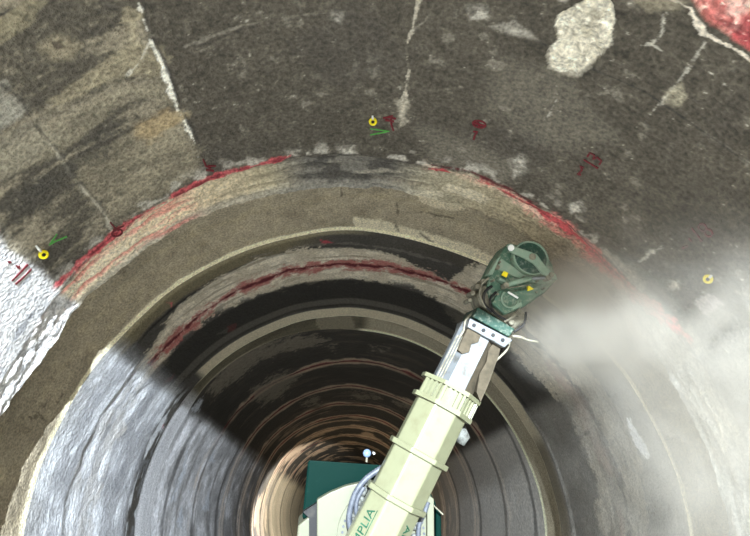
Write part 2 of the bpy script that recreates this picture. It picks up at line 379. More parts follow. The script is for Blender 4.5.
def paint_g1(k, T):
    k.fill(c_(132, 122, 103)); k.mul(1 + .12 * k.n3 + .16 * k.n1 + .12 * k.n2)
    k.mix(sst(.2, .8, k.n2 + .6 * k.n1) * .4, c_(146, 134, 108)); k.mix(sst(.3, .8, fbm(k.P, 12, 4, 31.)) * .5, c_(100, 92, 76))
    k.mix(sst(.25, .6, k.st) * .3, c_(140, 128, 100))
    k.poly([(354,219),(380,222),(420,232),(470,247),(500,262),(520,280),(512,292),(488,270),(440,252),(400,241),(356,235)], c_(186, 176, 150), .9, 1.2, 2)
    k.poly([(403,196),(420,198),(452,206),(470,216),(450,214),(420,208)], c_(176, 165, 140), .9, 1.2, 3)
    k.poly([(430,215),(480,232),(530,262),(580,300),(560,305),(500,255),(450,232)], c_(150, 140, 118), .6, 3, 8)
    for ln in ([(395,224),(398,231)], [(420,234),(432,243)], [(340,190),(342,200)], [(396,208),(397,214)], [(420,216),(452,222)]):
        k.line(ln, c_(62, 56, 46), .9, .8, .8, 1.5)
    for ln in ([(42,408),(58,402),(64,396)], [(28,420),(44,416)], [(46,420),(40,412)]):
        k.line(ln, c_(60, 54, 44), 1.1, .7, 1, 3)
    k.mix(sst(.93, .955, T) * sst(2.9, 2.2, k.th) * sst(.3, .8, k.th), c_(218, 208, 176)); k.mix(sst(.945, .96, T), c_(205, 196, 166))
    k.mix(sst(.06, .10, T) * sst(.2, .1, T) * .75, c_(46, 42, 36))  # shade under the near lip painted as a dark line
    k.dr += .006 * k.n1 + .003 * k.n2
th2 = thetas(.25)
yA2 = np.interp(th2, th1, yA); rl2 = np.interp(th2, th1, rlip)
yB = fB(th2)
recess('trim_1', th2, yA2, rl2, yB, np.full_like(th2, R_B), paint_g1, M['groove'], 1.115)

# ---- middle lining -----------------------------------------------------
n = 170; yC = fC(th2)
w = 1 / np.linspace(1 / .64, 1, n); w = (w - w[0]) / (1 - w[0])
TH = np.repeat(th2[None, :], n, 0); TT = np.repeat(w[:, None], len(th2), 1)
YY = yB[None, :] + TT * (yC - yB)[None, :]
k = Canvas(TH, YY, np.full_like(YY, R_B), R_B)
k.fill(c_(64, 61, 56)); k.mul(1 + .14 * k.n3 + .1 * k.n1 + .1 * k.st)
ths = np.degrees(k.th)
# brown strip right behind the rim
sw = .125 + .02 * k.n1
strip = sst(sw, sw - .03, k.y - yB[None, :])
k.mix(strip * sst(95, 108, ths) * .9, c_(98, 90, 70)); k.mix(strip * sst(95, 60, ths) * .4, c_(70, 65, 55))
k.mix(np.exp(-((k.y - yB[None, :] - sw - .01) / .012) ** 2) * sst(85, 110, ths) * sst(150, 138, ths) * .9, c_(24, 22, 20))
k.mix(sst(.05, .02, k.y - yB[None, :]) * sst(85, 95, ths) * .5, c_(150, 140, 112))
k.poly([(321,241.5),(329,241),(335,243.5),(326,244.5)], c_(150, 56, 66), .85, 1, 2)
k.line([(250,258),(300,247),(350,243),(400,250),(450,264)], c_(98, 93, 84), 1.0, .6, 1, 2)
# patched joint with the red crack
J1 = [(70,580),(76,536),(84,490),(100,448),(118,412),(150,366),(165,350),(200,316),(240,291),(290,271),(340,265),(390,268),(430,278),(470,293),(520,326),(556,365),(584,400),(601,440),(614,467),(624,507),(627,536),(630,580)]
PAT = [(60,560),(66,500),(84,452),(104,412),(132,374),(158,338),(178,306),(215,280),(258,259),(300,250),(340,248),(376,250),(398,258),(412,266),(450,281),(470,266),(500,270),(560,330),(610,400),(640,460),(650,560),(600,560),(600,480),(570,412),(540,380),(500,340),(478,340),(462,328),(446,312),(436,298),(410,286),(360,279),(300,283),(262,294),(215,314),(180,340),(160,372),(120,430),(100,480),(92,560)]
k.poly(PAT, c_(172, 162, 142), .9, 1.5, 4)
dp, _ = k.dist(PAT, True)
inn = sst(2, -4, dp)
k.mix(inn * sst(.0, .6, k.n2 + k.n1) * .5, c_(204, 196, 178)); k.mix(inn * sst(.2, .7, k.st + .3 * k.n1) * .6, c_(104, 96, 80))
k.line([(152,364)] + J1[6:14], c_(142, 62, 64), [3.5, 5, 5, 5, 5, 5.5, 5, 4, 3], .75, 2.5, 4.5)
k.line(J1[5:15], c_(74, 22, 28), [1.2, 1.5, 1.4, 1.4, 1.5, 1.5, 1.5, 1.5, 1.5, 1], .95, .9, 1.4)
k.line(J1[:6], c_(52, 52, 54), 1.1, .85, 1, 1.6); k.line(J1[14:], c_(44, 40, 37), [2, 2, 2.4, 2.4, 2, 1.6, 1.4, 1.2], .95, 1, 2.4)
k.line([(p[0] - 6, p[1]) for p in J1[15:]], c_(150, 108, 98), [5, 5, 4, 2, 1, 1, 1], .45, 3, 4)
for ln in ([(144,300),(165,282),(185,268)], [(132,372),(128,384),(140,400),(146,424)], [(140,414),(138,440),(136,470)], [(592,430),(576,440),(570,452)], [(601,440),(608,446),(618,436)], [(80,384),(106,400),(118,408)], [(145,470),(150,500),(146,520)]):
    k.line(ln, c_(50, 48, 47), 1.0, .85, .9, 2)
for pl, cc in (([(162,385),(168,378),(174,374),(170,382)], (170, 60, 70)), ([(228,327),(236,324),(236,329),(228,333)], (170, 60, 70)), ([(218,334),(228,329),(226,333)], (150, 146, 132)),
               ([(110,403),(116,400),(116,406),(111,408)], (110, 36, 44)), ([(119,391),(124,389),(123,396),(118,397)], (70, 66, 66)), ([(160,428),(164,422),(163,428)], (120, 40, 50)), ([(163,415),(167,412),(166,419)], (50, 46, 46)),
               ([(170,428),(176,424),(176,432),(172,434)], (120, 24, 40)), ([(168,303),(174,300),(172,308)], (176, 80, 90)), ([(138,508),(142,500),(141,510)], (130, 50, 66))):
    k.poly(pl, c_(*cc), .95, .8, 1.5)
# black coating near the second recess, pale ring on its lip
dC = yC[None, :] - k.y
bl = sst(.57, .54, dC + .015 * k.n1) * sst(.27, .3, dC) * sst(40, 48, ths) * sst(158, 146, ths)
k.mix(bl * .9, c_(42, 40, 36))
k.mix(sst(.30, .28, dC) * sst(.19, .21, dC) * sst(30, 48, ths) * .8, c_(80, 76, 68))
k.mix(np.exp(-((dC - .195) / .01) ** 2) * .7, c_(38, 36, 32))
k.mix(sst(.17, .155, dC + .01 * k.n1) * sst(141, 138, ths) * sst(15, 24, ths), c_(176, 166, 142))
k.mix(sst(.17, .155, dC) * sst(24, 15, ths) * .8, c_(112, 104, 88))
k.mix(sst(.03, .015, dC) * sst(144, 140, ths), c_(222, 212, 182))
# lamp-lit lower walls, their brightness painted into the colour
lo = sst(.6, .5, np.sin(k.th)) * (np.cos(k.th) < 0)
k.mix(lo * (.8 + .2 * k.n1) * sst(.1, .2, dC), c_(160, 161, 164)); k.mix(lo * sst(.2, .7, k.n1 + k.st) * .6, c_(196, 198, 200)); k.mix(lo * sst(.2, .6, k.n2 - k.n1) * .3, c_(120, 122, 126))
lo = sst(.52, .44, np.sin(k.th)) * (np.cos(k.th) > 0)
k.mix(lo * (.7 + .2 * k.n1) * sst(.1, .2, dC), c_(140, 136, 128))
k.line([(628,420),(638,440),(646,456)], c_(230, 230, 226), [1, 3, 1], .8, 1.5, 3)
k.dr += .003 * k.n3 + .0015 * k.n1 + inn * (.004 * k.n1 + .006)
k.dr += -.008 * sst(.19, .185, dC) * sst(0, .02, dC) * sst(148, 140, ths)
sm = sst(0, .03, TT) * sst(1, .985, TT)
V = to_xyz(TH, YY, R_B + k.dr * sm)
mid = struct(grid_mesh('wall_middle', V, M['mid'], True)); set_col(mid, k.col)

# ---- second recess -----------------------------------------------------
yD = fD(th2)
def paint_g2(k, T):
    t = np.degrees(k.th)
    k.fill(c_(84, 78, 62)); k.mul(1 + .2 * k.n1 + .25 * k.st)
    k.mix(sst(88, 84, t) * .9, c_(150, 140, 118)); k.mix(sst(88, 84, t) * sst(.2, .7, k.st) * .5, c_(96, 88, 74))
    k.poly([(318,317),(352,318),(357,333),(352,338),(330,338),(316,328)], c_(120, 112, 94), .9, 1, 2)
    k.mix(sst(.88, .93, T) * sst(90, 86, t), c_(215, 205, 176)); k.mix(sst(.9, .95, T) * sst(100, 130, t) * .5, c_(150, 143, 122))
    k.mix(sst(.05, .08, T) * sst(.3, .12, T) * .8 * sst(150, 140, t), c_(36, 32, 26))  # shade under the second lip painted dark
    k.mix(sst(143, 148, t) * sst(300, 260, t) * .9, c_(176, 176, 178) * (1 + .2 * k.st[..., None]))  # left side painted pale to look lit like the lining beside it
def RDv(t): return R_D - .013 * sst(math.radians(138), math.radians(152), t) * sst(math.radians(330), math.radians(300), t)
dg2 = RDv(th2) + .03 * sst(math.radians(152), math.radians(138), th2) * sst(math.radians(-60), math.radians(-50), th2)
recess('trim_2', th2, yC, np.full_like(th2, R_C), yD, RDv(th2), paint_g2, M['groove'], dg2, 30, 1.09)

# ---- far lining --------------------------------------------------------
th3 = thetas(.4); n = 420; yD3 = fD(th3); FAR = 34.0
TT = np.linspace(0, 1, n)
YY = 1 / ((1 / yD3)[None, :] * (1 - TT[:, None]) + TT[:, None] / FAR)
TH = np.repeat(th3[None, :], n, 0)
k = Canvas(TH, YY, np.full_like(YY, R_D), R_D)
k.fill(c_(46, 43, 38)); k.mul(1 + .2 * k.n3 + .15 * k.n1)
ths = np.degrees(k.th)
fs = fbm((k.th * 2.5, np.log(k.y) * 60, k.th * 0), 1.0, 4, 14.)
k.mix(sst(.25, .8, fs + .5 * k.n1) * .35, c_(82, 74, 62))
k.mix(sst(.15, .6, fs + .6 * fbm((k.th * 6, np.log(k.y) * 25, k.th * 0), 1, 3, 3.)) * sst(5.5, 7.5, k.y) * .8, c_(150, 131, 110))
jy = [at(348, p, R_D)[1] for p in (361, 387, 404, 416, 426, 435, 443)] 
jw = [.07, .085, .09, .1, .11, .12, .13]
for i, (y_, w_) in enumerate(zip(jy, jw)):
    yy = y_ * (1 + .012 * fbm((k.th, k.th * 0, k.th * 0), 2.4, 2, i * 9.)) + .02 * k.n1
    d = np.abs(k.y - yy)
    k.mix(sst(w_ * 1.5, w_ * .7, d + .05 * k.n1) * .85 * sst(-.5, .2, k.n3 + .4), c_(160, 142, 120))
    k.mix(sst(w_ * .6, w_ * .1, d + .02 * k.n1) * (.85 if i < 4 else .4) * (np.sin(k.th) > .45), c_(120, 40, 40))
    k.mix(sst(w_ * .28, w_ * .1, d) * .85, c_(30, 22, 20))
for pl in ([(232,353),(256,346),(300,336),(330,340),(300,348),(262,360),(226,384),(212,398),(208,392)], [(252,388),(285,372),(300,376),(280,396),(258,404)], [(322,346),(336,344),(334,349)], [(372,349),(388,351),(384,354)], [(300,402),(318,396),(316,404)], [(346,396),(366,393),(380,398),(362,399)], [(396,402),(420,412),(412,412)]):
    k.poly(pl, c_(112, 104, 90), .7, 2, 5)
# lower walls: lamp light painted in as a paler tone, plus drips and joints
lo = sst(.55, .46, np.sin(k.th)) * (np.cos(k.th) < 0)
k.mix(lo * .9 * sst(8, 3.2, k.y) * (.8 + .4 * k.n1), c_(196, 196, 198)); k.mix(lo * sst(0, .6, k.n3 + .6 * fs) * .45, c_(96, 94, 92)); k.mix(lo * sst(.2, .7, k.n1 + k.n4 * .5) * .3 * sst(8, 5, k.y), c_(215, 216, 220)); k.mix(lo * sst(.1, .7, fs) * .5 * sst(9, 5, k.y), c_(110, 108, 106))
for pl in ([(190,408),(205,396),(196,410)], [(180,470),(186,448),(184,470),(172,500),(166,506)], [(206,460),(212,446),(212,462)], [(200,510),(208,486),(206,510)], [(176,520),(180,508),(180,536)]):
    k.poly(pl, c_(168, 172, 178), .85, 1, 2)
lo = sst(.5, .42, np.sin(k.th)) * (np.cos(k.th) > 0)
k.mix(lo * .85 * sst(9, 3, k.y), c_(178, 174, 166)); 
k.mix(sst(.55, .4, np.sin(k.th)) * sst(7, 10, k.y) * .7, c_(190, 178, 150))  # deep glow painted as a paler tone
jj = np.abs((np.log(k.y / 3.3) / .17) % 1 - .5)
k.mix(sst(.07, .02, jj + .02 * k.n1) * .6 * (np.sin(k.th) < .5), c_(46, 44, 42))
k.dr += .004 * k.n3 + .006 * fs * sst(5, 8, k.y)
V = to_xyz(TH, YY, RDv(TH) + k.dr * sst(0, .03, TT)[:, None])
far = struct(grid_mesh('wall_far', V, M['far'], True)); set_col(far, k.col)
del k, c, V

# ---- invert floor ------------------------------------------------------
FLZ = -.80
def new_obj(name, bm, mat, parent=None, smooth=False):
    me = bpy.data.meshes.new(name); bm.to_mesh(me); bm.free()
    if smooth:
        for p in me.polygons: p.use_smooth = True
    if mat: me.materials.append(mat)
    o = bpy.data.objects.new(name, me); COL.objects.link(o)
    if parent: o.parent = parent
    return o
M['floor'] = paint('invert_concrete', tuple(lin(140, 138, 130)), .7, 0, tuple(lin(90, 86, 78)), .6, 3, .4, .65, .3)
bm = bmesh.new()
hw = math.sqrt(1 - FLZ * FLZ)
def quadbox(bm, x0, x1, y0, y1, z0, z1):
    vs = [bm.verts.new((x, y, z)) for z in (z0, z1) for y in (y0, y1) for x in (x0, x1)]
    for f in ((0, 2, 3, 1), (4, 5, 7, 6), (0, 1, 5, 4), (2, 6, 7, 3), (0, 4, 6, 2), (1, 3, 7, 5)): bm.faces.new([vs[i] for i in f])
quadbox(bm, -hw * U, hw * U, -1.2 * U, FAR * U, (FLZ - .04) * U, FLZ * U)
struct(new_obj('floor', bm, M['floor']))
bm = bmesh.new(); quadbox(bm, -12, 12, -16, -1.2 * U, (FLZ - .06) * U, FLZ * U)
o = struct(new_obj('floor_outside', bm, M['floor']))
# unseen end disc added to shut sky glow out of the bore
bm = bmesh.new(); bmesh.ops.create_circle(bm, cap_ends=True, segments=64, radius=1.16 * U, matrix=Matrix.Translation((0, FAR * U - .02, 0)) @ Matrix.Rotation(math.pi / 2, 4, 'X'))
struct(new_obj('end_blocker', bm, M['floor']))
# ---------------------------------------------------------------- remote demolition machine
Fv = ray(375, 268); Rv = np.array([math.cos(YAW), math.sin(YAW), 0]); Uv = np.cross(Rv, Fv)
CAMP = np.array([CX, 0, CZ]) * U
O3 = CAMP + ray(396.5, 499) * 1.53 * U
u3 = .491 * Rv + .871 * Uv + .24 * Fv; u3 /= np.linalg.norm(u3)
s3 = .871 * Rv - .491 * Uv; s3 -= u3 * (s3 @ u3); s3 /= np.linalg.norm(s3)
n3 = np.cross(s3, u3)
BASE = Vector((float(O3[0]) - .05, float(O3[1]) + .45, FLZ * U))
def W(a, b, c): return Vector(O3 + a * u3 + b * s3 + c * n3) - BASE
def loc(px, py, c=0.0):
    v = ray(px, py); p0 = O3 + c * n3
    t = ((p0 - CAMP) @ n3) / (v @ n3); p = CAMP + t * v - O3
    return float(p @ u3), float(p @ s3)
def Wp(px, py, c=0.0):
    a, b = loc(px, py, c); return W(a, b, c)
K = .0046
def bev(bm, w, seg=2):
    bmesh.ops.bevel(bm, geom=[e for e in bm.edges], offset=w, segments=seg, profile=.5, affect='EDGES', clamp_overlap=True)
def prism(bm, prof, a0, a1, f=None):
    f = f or (lambda p, a: W(a, p[0], p[1]))
    A = [bm.verts.new(f(p, a0)) for p in prof]; B = [bm.verts.new(f(p, a1)) for p in prof]
    fs = [bm.faces.new(A[::-1]), bm.faces.new(B)]
    for i in range(len(prof)):
        j = (i + 1) % len(prof); fs.append(bm.faces.new((A[i], A[j], B[j], B[i])))
    return fs
def ppoly(bm, px, c0, c1, cref=None):
    """outline given at the depth cref, extruded between c0 and c1"""
    ab = [loc(x, y, c1 if cref is None else cref) for x, y in px]
    A = [bm.verts.new(W(a, b, c0)) for a, b in ab]; B = [bm.verts.new(W(a, b, c1)) for a, b in ab]
    bm.faces.new(A); bm.faces.new(B[::-1])
    for i in range(len(ab)):
        j = (i + 1) % len(ab); bm.faces.new((A[j], A[i], B[i], B[j]))
    bmesh.ops.recalc_face_normals(bm, faces=bm.faces)
def tube(bm, pts, r, seg=10, caps=True):
    pts = [Vector(p) for p in pts]; rings = []
    up = Vector((0.2, .3, 1)).normalized()
    for i, p in enumerate(pts):
        d = (pts[min(i + 1, len(pts) - 1)] - pts[max(i - 1, 0)]).normalized()
        x = d.cross(up).normalized(); y = d.cross(x)
        rr = r[i] if hasattr(r, '__len__') else r
        rings.append([bm.verts.new(p + (x * math.cos(t) + y * math.sin(t)) * rr) for t in [2 * math.pi * j / seg for j in range(seg)]])
    for i in range(len(rings) - 1):
        for j in range(seg):
            bm.faces.new((rings[i][j], rings[i][(j + 1) % seg], rings[i + 1][(j + 1) % seg], rings[i + 1][j]))
    if caps: bm.faces.new(rings[0][::-1]); bm.faces.new(rings[-1])
    bmesh.ops.recalc_face_normals(bm, faces=bm.faces)
def spline(pts, n=8):
    pts = [Vector(p) for p in pts]; o = []
    for i in range(len(pts) - 1):
        p0, p1, p2, p3 = pts[max(i - 1, 0)], pts[i], pts[i + 1], pts[min(i + 2, len(pts) - 1)]
        for j in range(n):
            t = j / n
            o.append(.5 * ((2 * p1) + (p2 - p0) * t + (2 * p0 - 5 * p1 + 4 * p2 - p3) * t * t + (3 * p1 - p0 - 3 * p2 + p3) * t ** 3))
    return o + [pts[-1]]
def disc(bm, px, py, c0, c1, r, seg=28):
    a, b = loc(px, py, c1)
    prism(bm, [(a + r * math.cos(t), b + r * math.sin(t)) for t in [-2 * math.pi * i / seg for i in range(seg)]], c0, c1, lambda p, c: W(p[0], p[1], c))
    bmesh.ops.recalc_face_normals(bm, faces=bm.faces)
def B_(): return bmesh.new()

rob = bpy.data.objects.new('demolition_machine', None); COL.objects.link(rob); rob.location = BASE
rob['label'] = 'cream and dark green remote machine with a long boom raised to the lining'; rob['category'] = 'machine'
w_ = .128
OCT = [(-1, -.35), (-1, .2), (-.46, .84), (.4, .84), (1, .2), (1, -.35), (.45, -.9), (-.45, -.9)]
def sc(k, kk=None): return [(p[0] * k * w_, p[1] * (kk or k) * w_) for p in OCT]
aC0 = loc(452, 412)[0]; aC1 = loc(456, 391)[0]; aF = loc(490, 333)[0]
# outer boom
bm = B_(); prism(bm, sc(1.0), -.62, aC0 + .02); bmesh.ops.recalc_face_normals(bm, faces=bm.faces); bev(bm, .008)
outer = new_obj('outer_boom', bm, M['cream'], rob); outer['label'] = 'cream painted faceted outer boom tube with green lettering'
for px, py in ((396.5, 499), (420.5, 454.5)):
    a = loc(px, py)[0]; bm = B_(); prism(bm, sc(1.16), a - .012, a + .014); bmesh.ops.recalc_face_normals(bm, faces=bm.faces); bev(bm, .005)
    new_obj('band', bm, M['cream'], outer)
bm = B_(); prism(bm, sc(1.19), aC0 - .012, aC0 + .010); prism(bm, sc(1.19), aC1 - .012, aC1 + .008); prism(bm, sc(1.02), aC0, aC1)
P_ = sc(1.15)
for i in (1, 2, 3, 4):
    p, q = P_[i], P_[(i + 1) % 8]
    nrib = 5 if i in (2,) else 4
    for j in range(nrib):
        t = (j + .5) / nrib; x, y = p[0] + (q[0] - p[0]) * t, p[1] + (q[1] - p[1]) * t
        dx, dy = (q[0] - p[0]), (q[1] - p[1]); l_ = math.hypot(dx, dy); dx, dy = dx / l_ * .006, dy / l_ * .006; ix, iy = -x * .07, -y * .07
        prism(bm, [(x - dx, y - dy), (x + dx, y + dy), (x + dx + ix, y + dy + iy), (x - dx + ix, y - dy + iy)], aC0, aC1)
bmesh.ops.recalc_face_normals(bm, faces=bm.faces)
new_obj('collar', bm, M['cream'], outer)
# lettering
def text_obj(body, size, org, xd, yd, zd, parent, mat):
    cu = bpy.data.curves.new('lettering', 'FONT'); cu.body = body; cu.size = size; cu.extrude = .0008
    t = bpy.data.objects.new('lettering', cu); COL.objects.link(t)
    dg = bpy.context.evaluated_depsgraph_get(); dg.update()
    me = bpy.data.meshes.new_from_object(t.evaluated_get(dg)); bpy.data.objects.remove(t)
    mt = Matrix.Identity(4)
    for i, v in enumerate((xd, yd, zd)):
        for j in range(3): mt[j][i] = v[j]
    mt.translation = org; me.transform(mt); me.materials.clear(); me.materials.append(mat)
    o = bpy.data.objects.new('lettering', me); COL.objects.link(o); o.parent = parent
    o['label'] = 'green lettering along the boom'; return o
uV, sV, nV = Vector(u3), Vector(s3), Vector(n3)
def face_frame(i, flip):
    p, q = OCT[i], OCT[(i + 1) % 8]; yd = (sV * (p[0] - q[0]) + nV * (p[1] - q[1])).normalized()
    mid_ = ((p[0] + q[0]) / 2 * w_, (p[1] + q[1]) / 2 * w_)
    return yd, mid_
yd, md = face_frame(1, 0)
a_end = loc(376, 504)[0]
xd = uV; zd = xd.cross(yd)
text_obj('AMPLIA', .062, W(a_end - .225, md[0], md[1]) - yd * .022 + zd * .0015, xd, yd, zd, outer, M['text'])
bm = B_(); prism(bm, [(0, 0), (.0035, 0), (.0035, .001), (0, .001)], a_end - .20, a_end - .01, lambda p, a: W(a, md[0], md[1]) - yd * (.034 - p[0]) + zd * (p[1] + .001))
new_obj('lettering_underline', bm, M['text'], outer)
yd, md = face_frame(3, 0); yd = -yd; xd = -uV; zd = xd.cross(yd)
a_st = loc(403, 520)[0]
text_obj('AMPLIA', .062, W(a_st, md[0], md[1]) - yd * .022 + zd * .0015, xd, yd, zd, outer, M['text'])

# inner telescopic boom
bm = B_(); prof = sc(.80)
fs = prism(bm, prof, aC0, aF - .02); bmesh.ops.recalc_face_normals(bm, faces=bm.faces)
inner = new_obj('inner_boom', bm, M['steel'], rob)
inner.data.materials.append(M['brownfilm'])
for i in (5, 6, 9): inner.data.polygons[i].material_index = 1
inner['label'] = 'bright steel inner boom smeared with brown mud'
bm = B_()
for x, y in ((-.098, .045), (-.088, .058), (-.078, .07)):
    tube(bm, [W(aC1, x, y), W(aF - .10, x, y)], .0035, 8)
new_obj('guide_rod', bm, M['dull'], inner)
bm = B_(); ppoly(bm, [(460, 344), (467, 329), (474, 330), (481, 334), (478, 342), (471, 344), (469, 352), (462, 354), (458, 350)], .03, .098, .09); new_obj('mud_patch', bm, M['brownfilm'], inner)
bm = B_(); ppoly(bm, [(500, 347), (493, 343), (488, 350), (486, 362), (479, 374), (476, 392), (480, 402), (488, 384), (498, 356)], .0, .07, .06); new_obj('mud_patch', bm, M['brownfilm'], inner)
# flange pair with bolts
bm = B_(); ppoly(bm, [(470, 318), (513, 340), (504.5, 347.5), (467.5, 327)], -.13, .115); bev(bm, .004)
flg = new_obj('flange_plate', bm, M['steel'], rob); flg['label'] = 'bright bolted flange plate at the boom tip'
for t in (.13, .37, .61, .85):
    bm = B_(); disc(bm, 469 + t * 40, 322.5 + t * 20.5, .112, .124, .0095, 6); new_obj('bolt', bm, M['dark'], flg)
bm = B_(); ppoly(bm, [(478, 307), (515, 329), (509, 337), (473, 317)], -.12, .10); bev(bm, .005)
new_obj('adapter_plate', bm, M['head_dark'], rob)
# wrist
bm = B_(); ppoly(bm, [(481, 306), (476, 294), (484, 284), (494, 288), (497, 305), (520, 306), (528, 318), (513, 330)], -.09, .06); bev(bm, .012)
wr = new_obj('wrist', bm, M['dull'], rob); wr['label'] = 'dust caked wrist joint between boom and cutter head'
for x, y, r in ((478, 286, .016), (473, 293, .014), (484, 281, .014), (470, 300, .012), (512, 322, .016), (519, 314, .014)):
    bm = B_(); disc(bm, x, y, .0, .085, r, 12); bev(bm, .004, 1); new_obj('lug', bm, M['dull'], wr)
for pts, r, mt in (([(492, 286), (485, 292), (484, 303), (492, 312)], .007, 'dark'), ([(489, 278), (482, 284), (480, 296), (486, 308)], .006, 'dull'),
                   ([(496, 292), (490, 300), (494, 312), (506, 320)], .006, 'dark'), ([(520, 306), (514, 316), (504, 322)], .007, 'dull'), ([(526, 312), (524, 324), (514, 332)], .006, 'dark')):
    bm = B_(); tube(bm, spline([Wp(x, y, .09) for x, y in pts]), r, 8); new_obj('hydraulic_hose', bm, M[mt], wr, True)
bm = B_(); tube(bm, spline([Wp(512, 336, .05), Wp(520, 337, .06), Wp(528, 340, .06), Wp(538, 342, .06)], 5), [.008] * 8 + [.006] * 7 + [.004], 8)
new_obj('spray_lance', bm, M['dull'], flg, True)
bm = B_(); tube(bm, spline([Wp(510, 338, .02), Wp(508, 348, .03), Wp(500, 357, .03), Wp(494, 362, .03)], 5), .006, 8); new_obj('spray_lance', bm, M['dull'], flg, True)
bm = B_(); tube(bm, spline([Wp(474, 312, .03), Wp(466, 320, .05), Wp(464, 330, .05), Wp(459, 338, .04)], 5), .007, 8); new_obj('spray_lance', bm, M['dull'], flg, True)
# cutter head
bm = B_(); ppoly(bm, [(508, 243), (499, 256), (490, 274), (486.5, 287), (491, 303), (505, 315), (521, 309), (545, 293), (557, 280), (553, 264), (545, 252), (528, 246)], -.10, .075); bev(bm, .012)
hd = new_obj('cutter_head', bm, M['head_green'], rob); hd['label'] = 'dusty green cutter head with a round cover'
bm = B_(); ppoly(bm, [(492, 303), (505, 314.5), (520, 308), (544, 293), (538, 286), (512, 292), (500, 290)], .06, .105); bev(bm, .006); new_obj('lower_housing', bm, M['head_green'], hd)
bm = B_(); ppoly(bm, [(496, 268), (520, 279), (541, 284), (556, 281), (548, 276), (516, 268), (501, 258)], .06, .092); bev(bm, .004); new_obj('side_plate', bm, M['head_light'], hd)
bm = B_(); a, b = loc(531, 258, .12); SEG = 40
# round cover: shallow pan with a raised rim
rings = [(.090, .06), (.094, .118), (.091, .126), (.086, .126), (.083, .119), (.05, .122), (.0, .124)]
vr = []
for r, cc in rings:
    vr.append([bm.verts.new(W(a + r * .92 * math.cos(t), b + r * math.sin(t), cc)) for t in [2 * math.pi * i / SEG for i in range(SEG)]] if r > 0 else [bm.verts.new(W(a, b, cc))])
for i in range(len(vr) - 1):
    for j in range(SEG):
        j2 = (j + 1) % SEG
        if len(vr[i + 1]) == 1: bm.faces.new((vr[i][j], vr[i][j2], vr[i + 1][0]))
        else: bm.faces.new((vr[i][j], vr[i][j2], vr[i + 1][j2], vr[i + 1][j]))
bmesh.ops.recalc_face_normals(bm, faces=bm.faces)
cov = new_obj('round_cover', bm, M['head_dark'], hd); cov.data.materials.append(M['head_light'])
for p in cov.data.polygons:
    if p.index // SEG in (0, 1, 2, 3): p.material_index = 1
cov['label'] = 'round dark green cover with a pale rim'
bm = B_(); ppoly(bm, [(507, 245), (511, 243), (517, 247), (528, 250.5), (537, 254), (546, 266), (556, 274), (558, 280), (551, 279), (543, 274), (534, 263.5), (522, 257), (511, 252)], .128, .145); bev(bm, .004)
arm = new_obj('lever_arm', bm, M['head_light'], hd)
for x, y, r, mt in ((511.5, 247.5, .016, 'white'), (533, 256.5, .017, 'dull'), (552, 274.5, .013, 'dull')):
    bm = B_(); disc(bm, x, y, .14, .156, r, 16); bev(bm, .003, 1); new_obj('pivot_pin', bm, M[mt], arm)
bm = B_(); disc(bm, 497.5, 267, .085, .1, .013, 16); new_obj('pivot_pin', bm, M['dull'], hd)
bm = B_(); tube(bm, [Wp(508, 284.5, .13), Wp(519, 281, .13), Wp(531, 278.5, .13)], [.011, .0135, .0135], 14); cyl = new_obj('hydraulic_cylinder', bm, M['head_light'], hd, True)
bm = B_(); tube(bm, [Wp(530, 278.7, .13), Wp(548, 277.5, .13)], .0085, 12); new_obj('piston_rod', bm, M['steel'], cyl, True)
for x, y in ((506.5, 285, ), (549, 277.5)):
    bm = B_(); disc(bm, x, y, .1, .148, .014, 14); new_obj('clevis', bm, M['dull'], cyl)
bm = B_(); tube(bm, [Wp(508, 288, .12), Wp(519, 286.5, .12), Wp(531, 284.5, .12)], .003, 8); new_obj('feed_pipe', bm, M['dull'], cyl)
bm = B_(); ppoly(bm, [(501.5, 275), (504, 271), (508.5, 273), (506.5, 277.5)], .09, .0955); new_obj('warning_label', bm, M['yellow'], hd)['label'] = 'yellow square warning label'
bm = B_(); ppoly(bm, [(527.5, 291.2), (528.8, 285.6), (534, 289)], .09, .112); new_obj('warning_label', bm, M['yellow'], hd)['label'] = 'yellow triangular warning label'
bm = B_(); a, b = loc(510, 299, .115)
tube(bm, [W(a + .042 * math.cos(t), b + .042 * math.sin(t), .115) for t in [1.2 + 4.0 * i / 20 for i in range(21)]], .005, 8); new_obj('hose_clamp', bm, M['head_light'], hd, True)
bm = B_(); tube(bm, [Wp(508, 292, .12), Wp(518, 298, .12)], .0055, 8); new_obj('grease_pipe', bm, M['white'], hd)
for x, y in ((494, 280), (500, 262), (514, 258), (524, 277), (538, 281), (545, 288), (537, 292), (498, 294), (515, 306)):
    bm = B_(); disc(bm, x, y, .07, .115, .0055, 8); new_obj('bolt', bm, M['dull'], hd)
for px_ in ([(497, 259), (501, 256), (492, 275), (488, 274)], [(512, 310), (522, 306), (521, 302), (511, 306)], [(499, 277), (506, 281), (505, 283), (498, 280)]):
    bm = B_(); ppoly(bm, px_, .05, .118, .11); bev(bm, .003, 1); new_obj('stiffener', bm, M['head_light'], hd)
bm = B_(); a, b = loc(531, 270, 0)
prism(bm, [(a + .125 * math.cos(t), b + .125 * math.sin(t)) for t in [-2 * math.pi * i / 24 for i in range(24)]], -.24, -.09, lambda p, cc: W(p[0], p[1], cc))
for i in range(12):
    for j in range(3):
        t = 2 * math.pi * (i + j * .33) / 12; cc = -.22 + j * .05
        tube(bm, [W(a + .12 * math.cos(t), b + .12 * math.sin(t), cc), W(a + .16 * math.cos(t), b + .16 * math.sin(t), cc)], [.014, .004], 6)
bmesh.ops.recalc_face_normals(bm, faces=bm.faces); new_obj('cutter_drum', bm, M['dull'], hd)
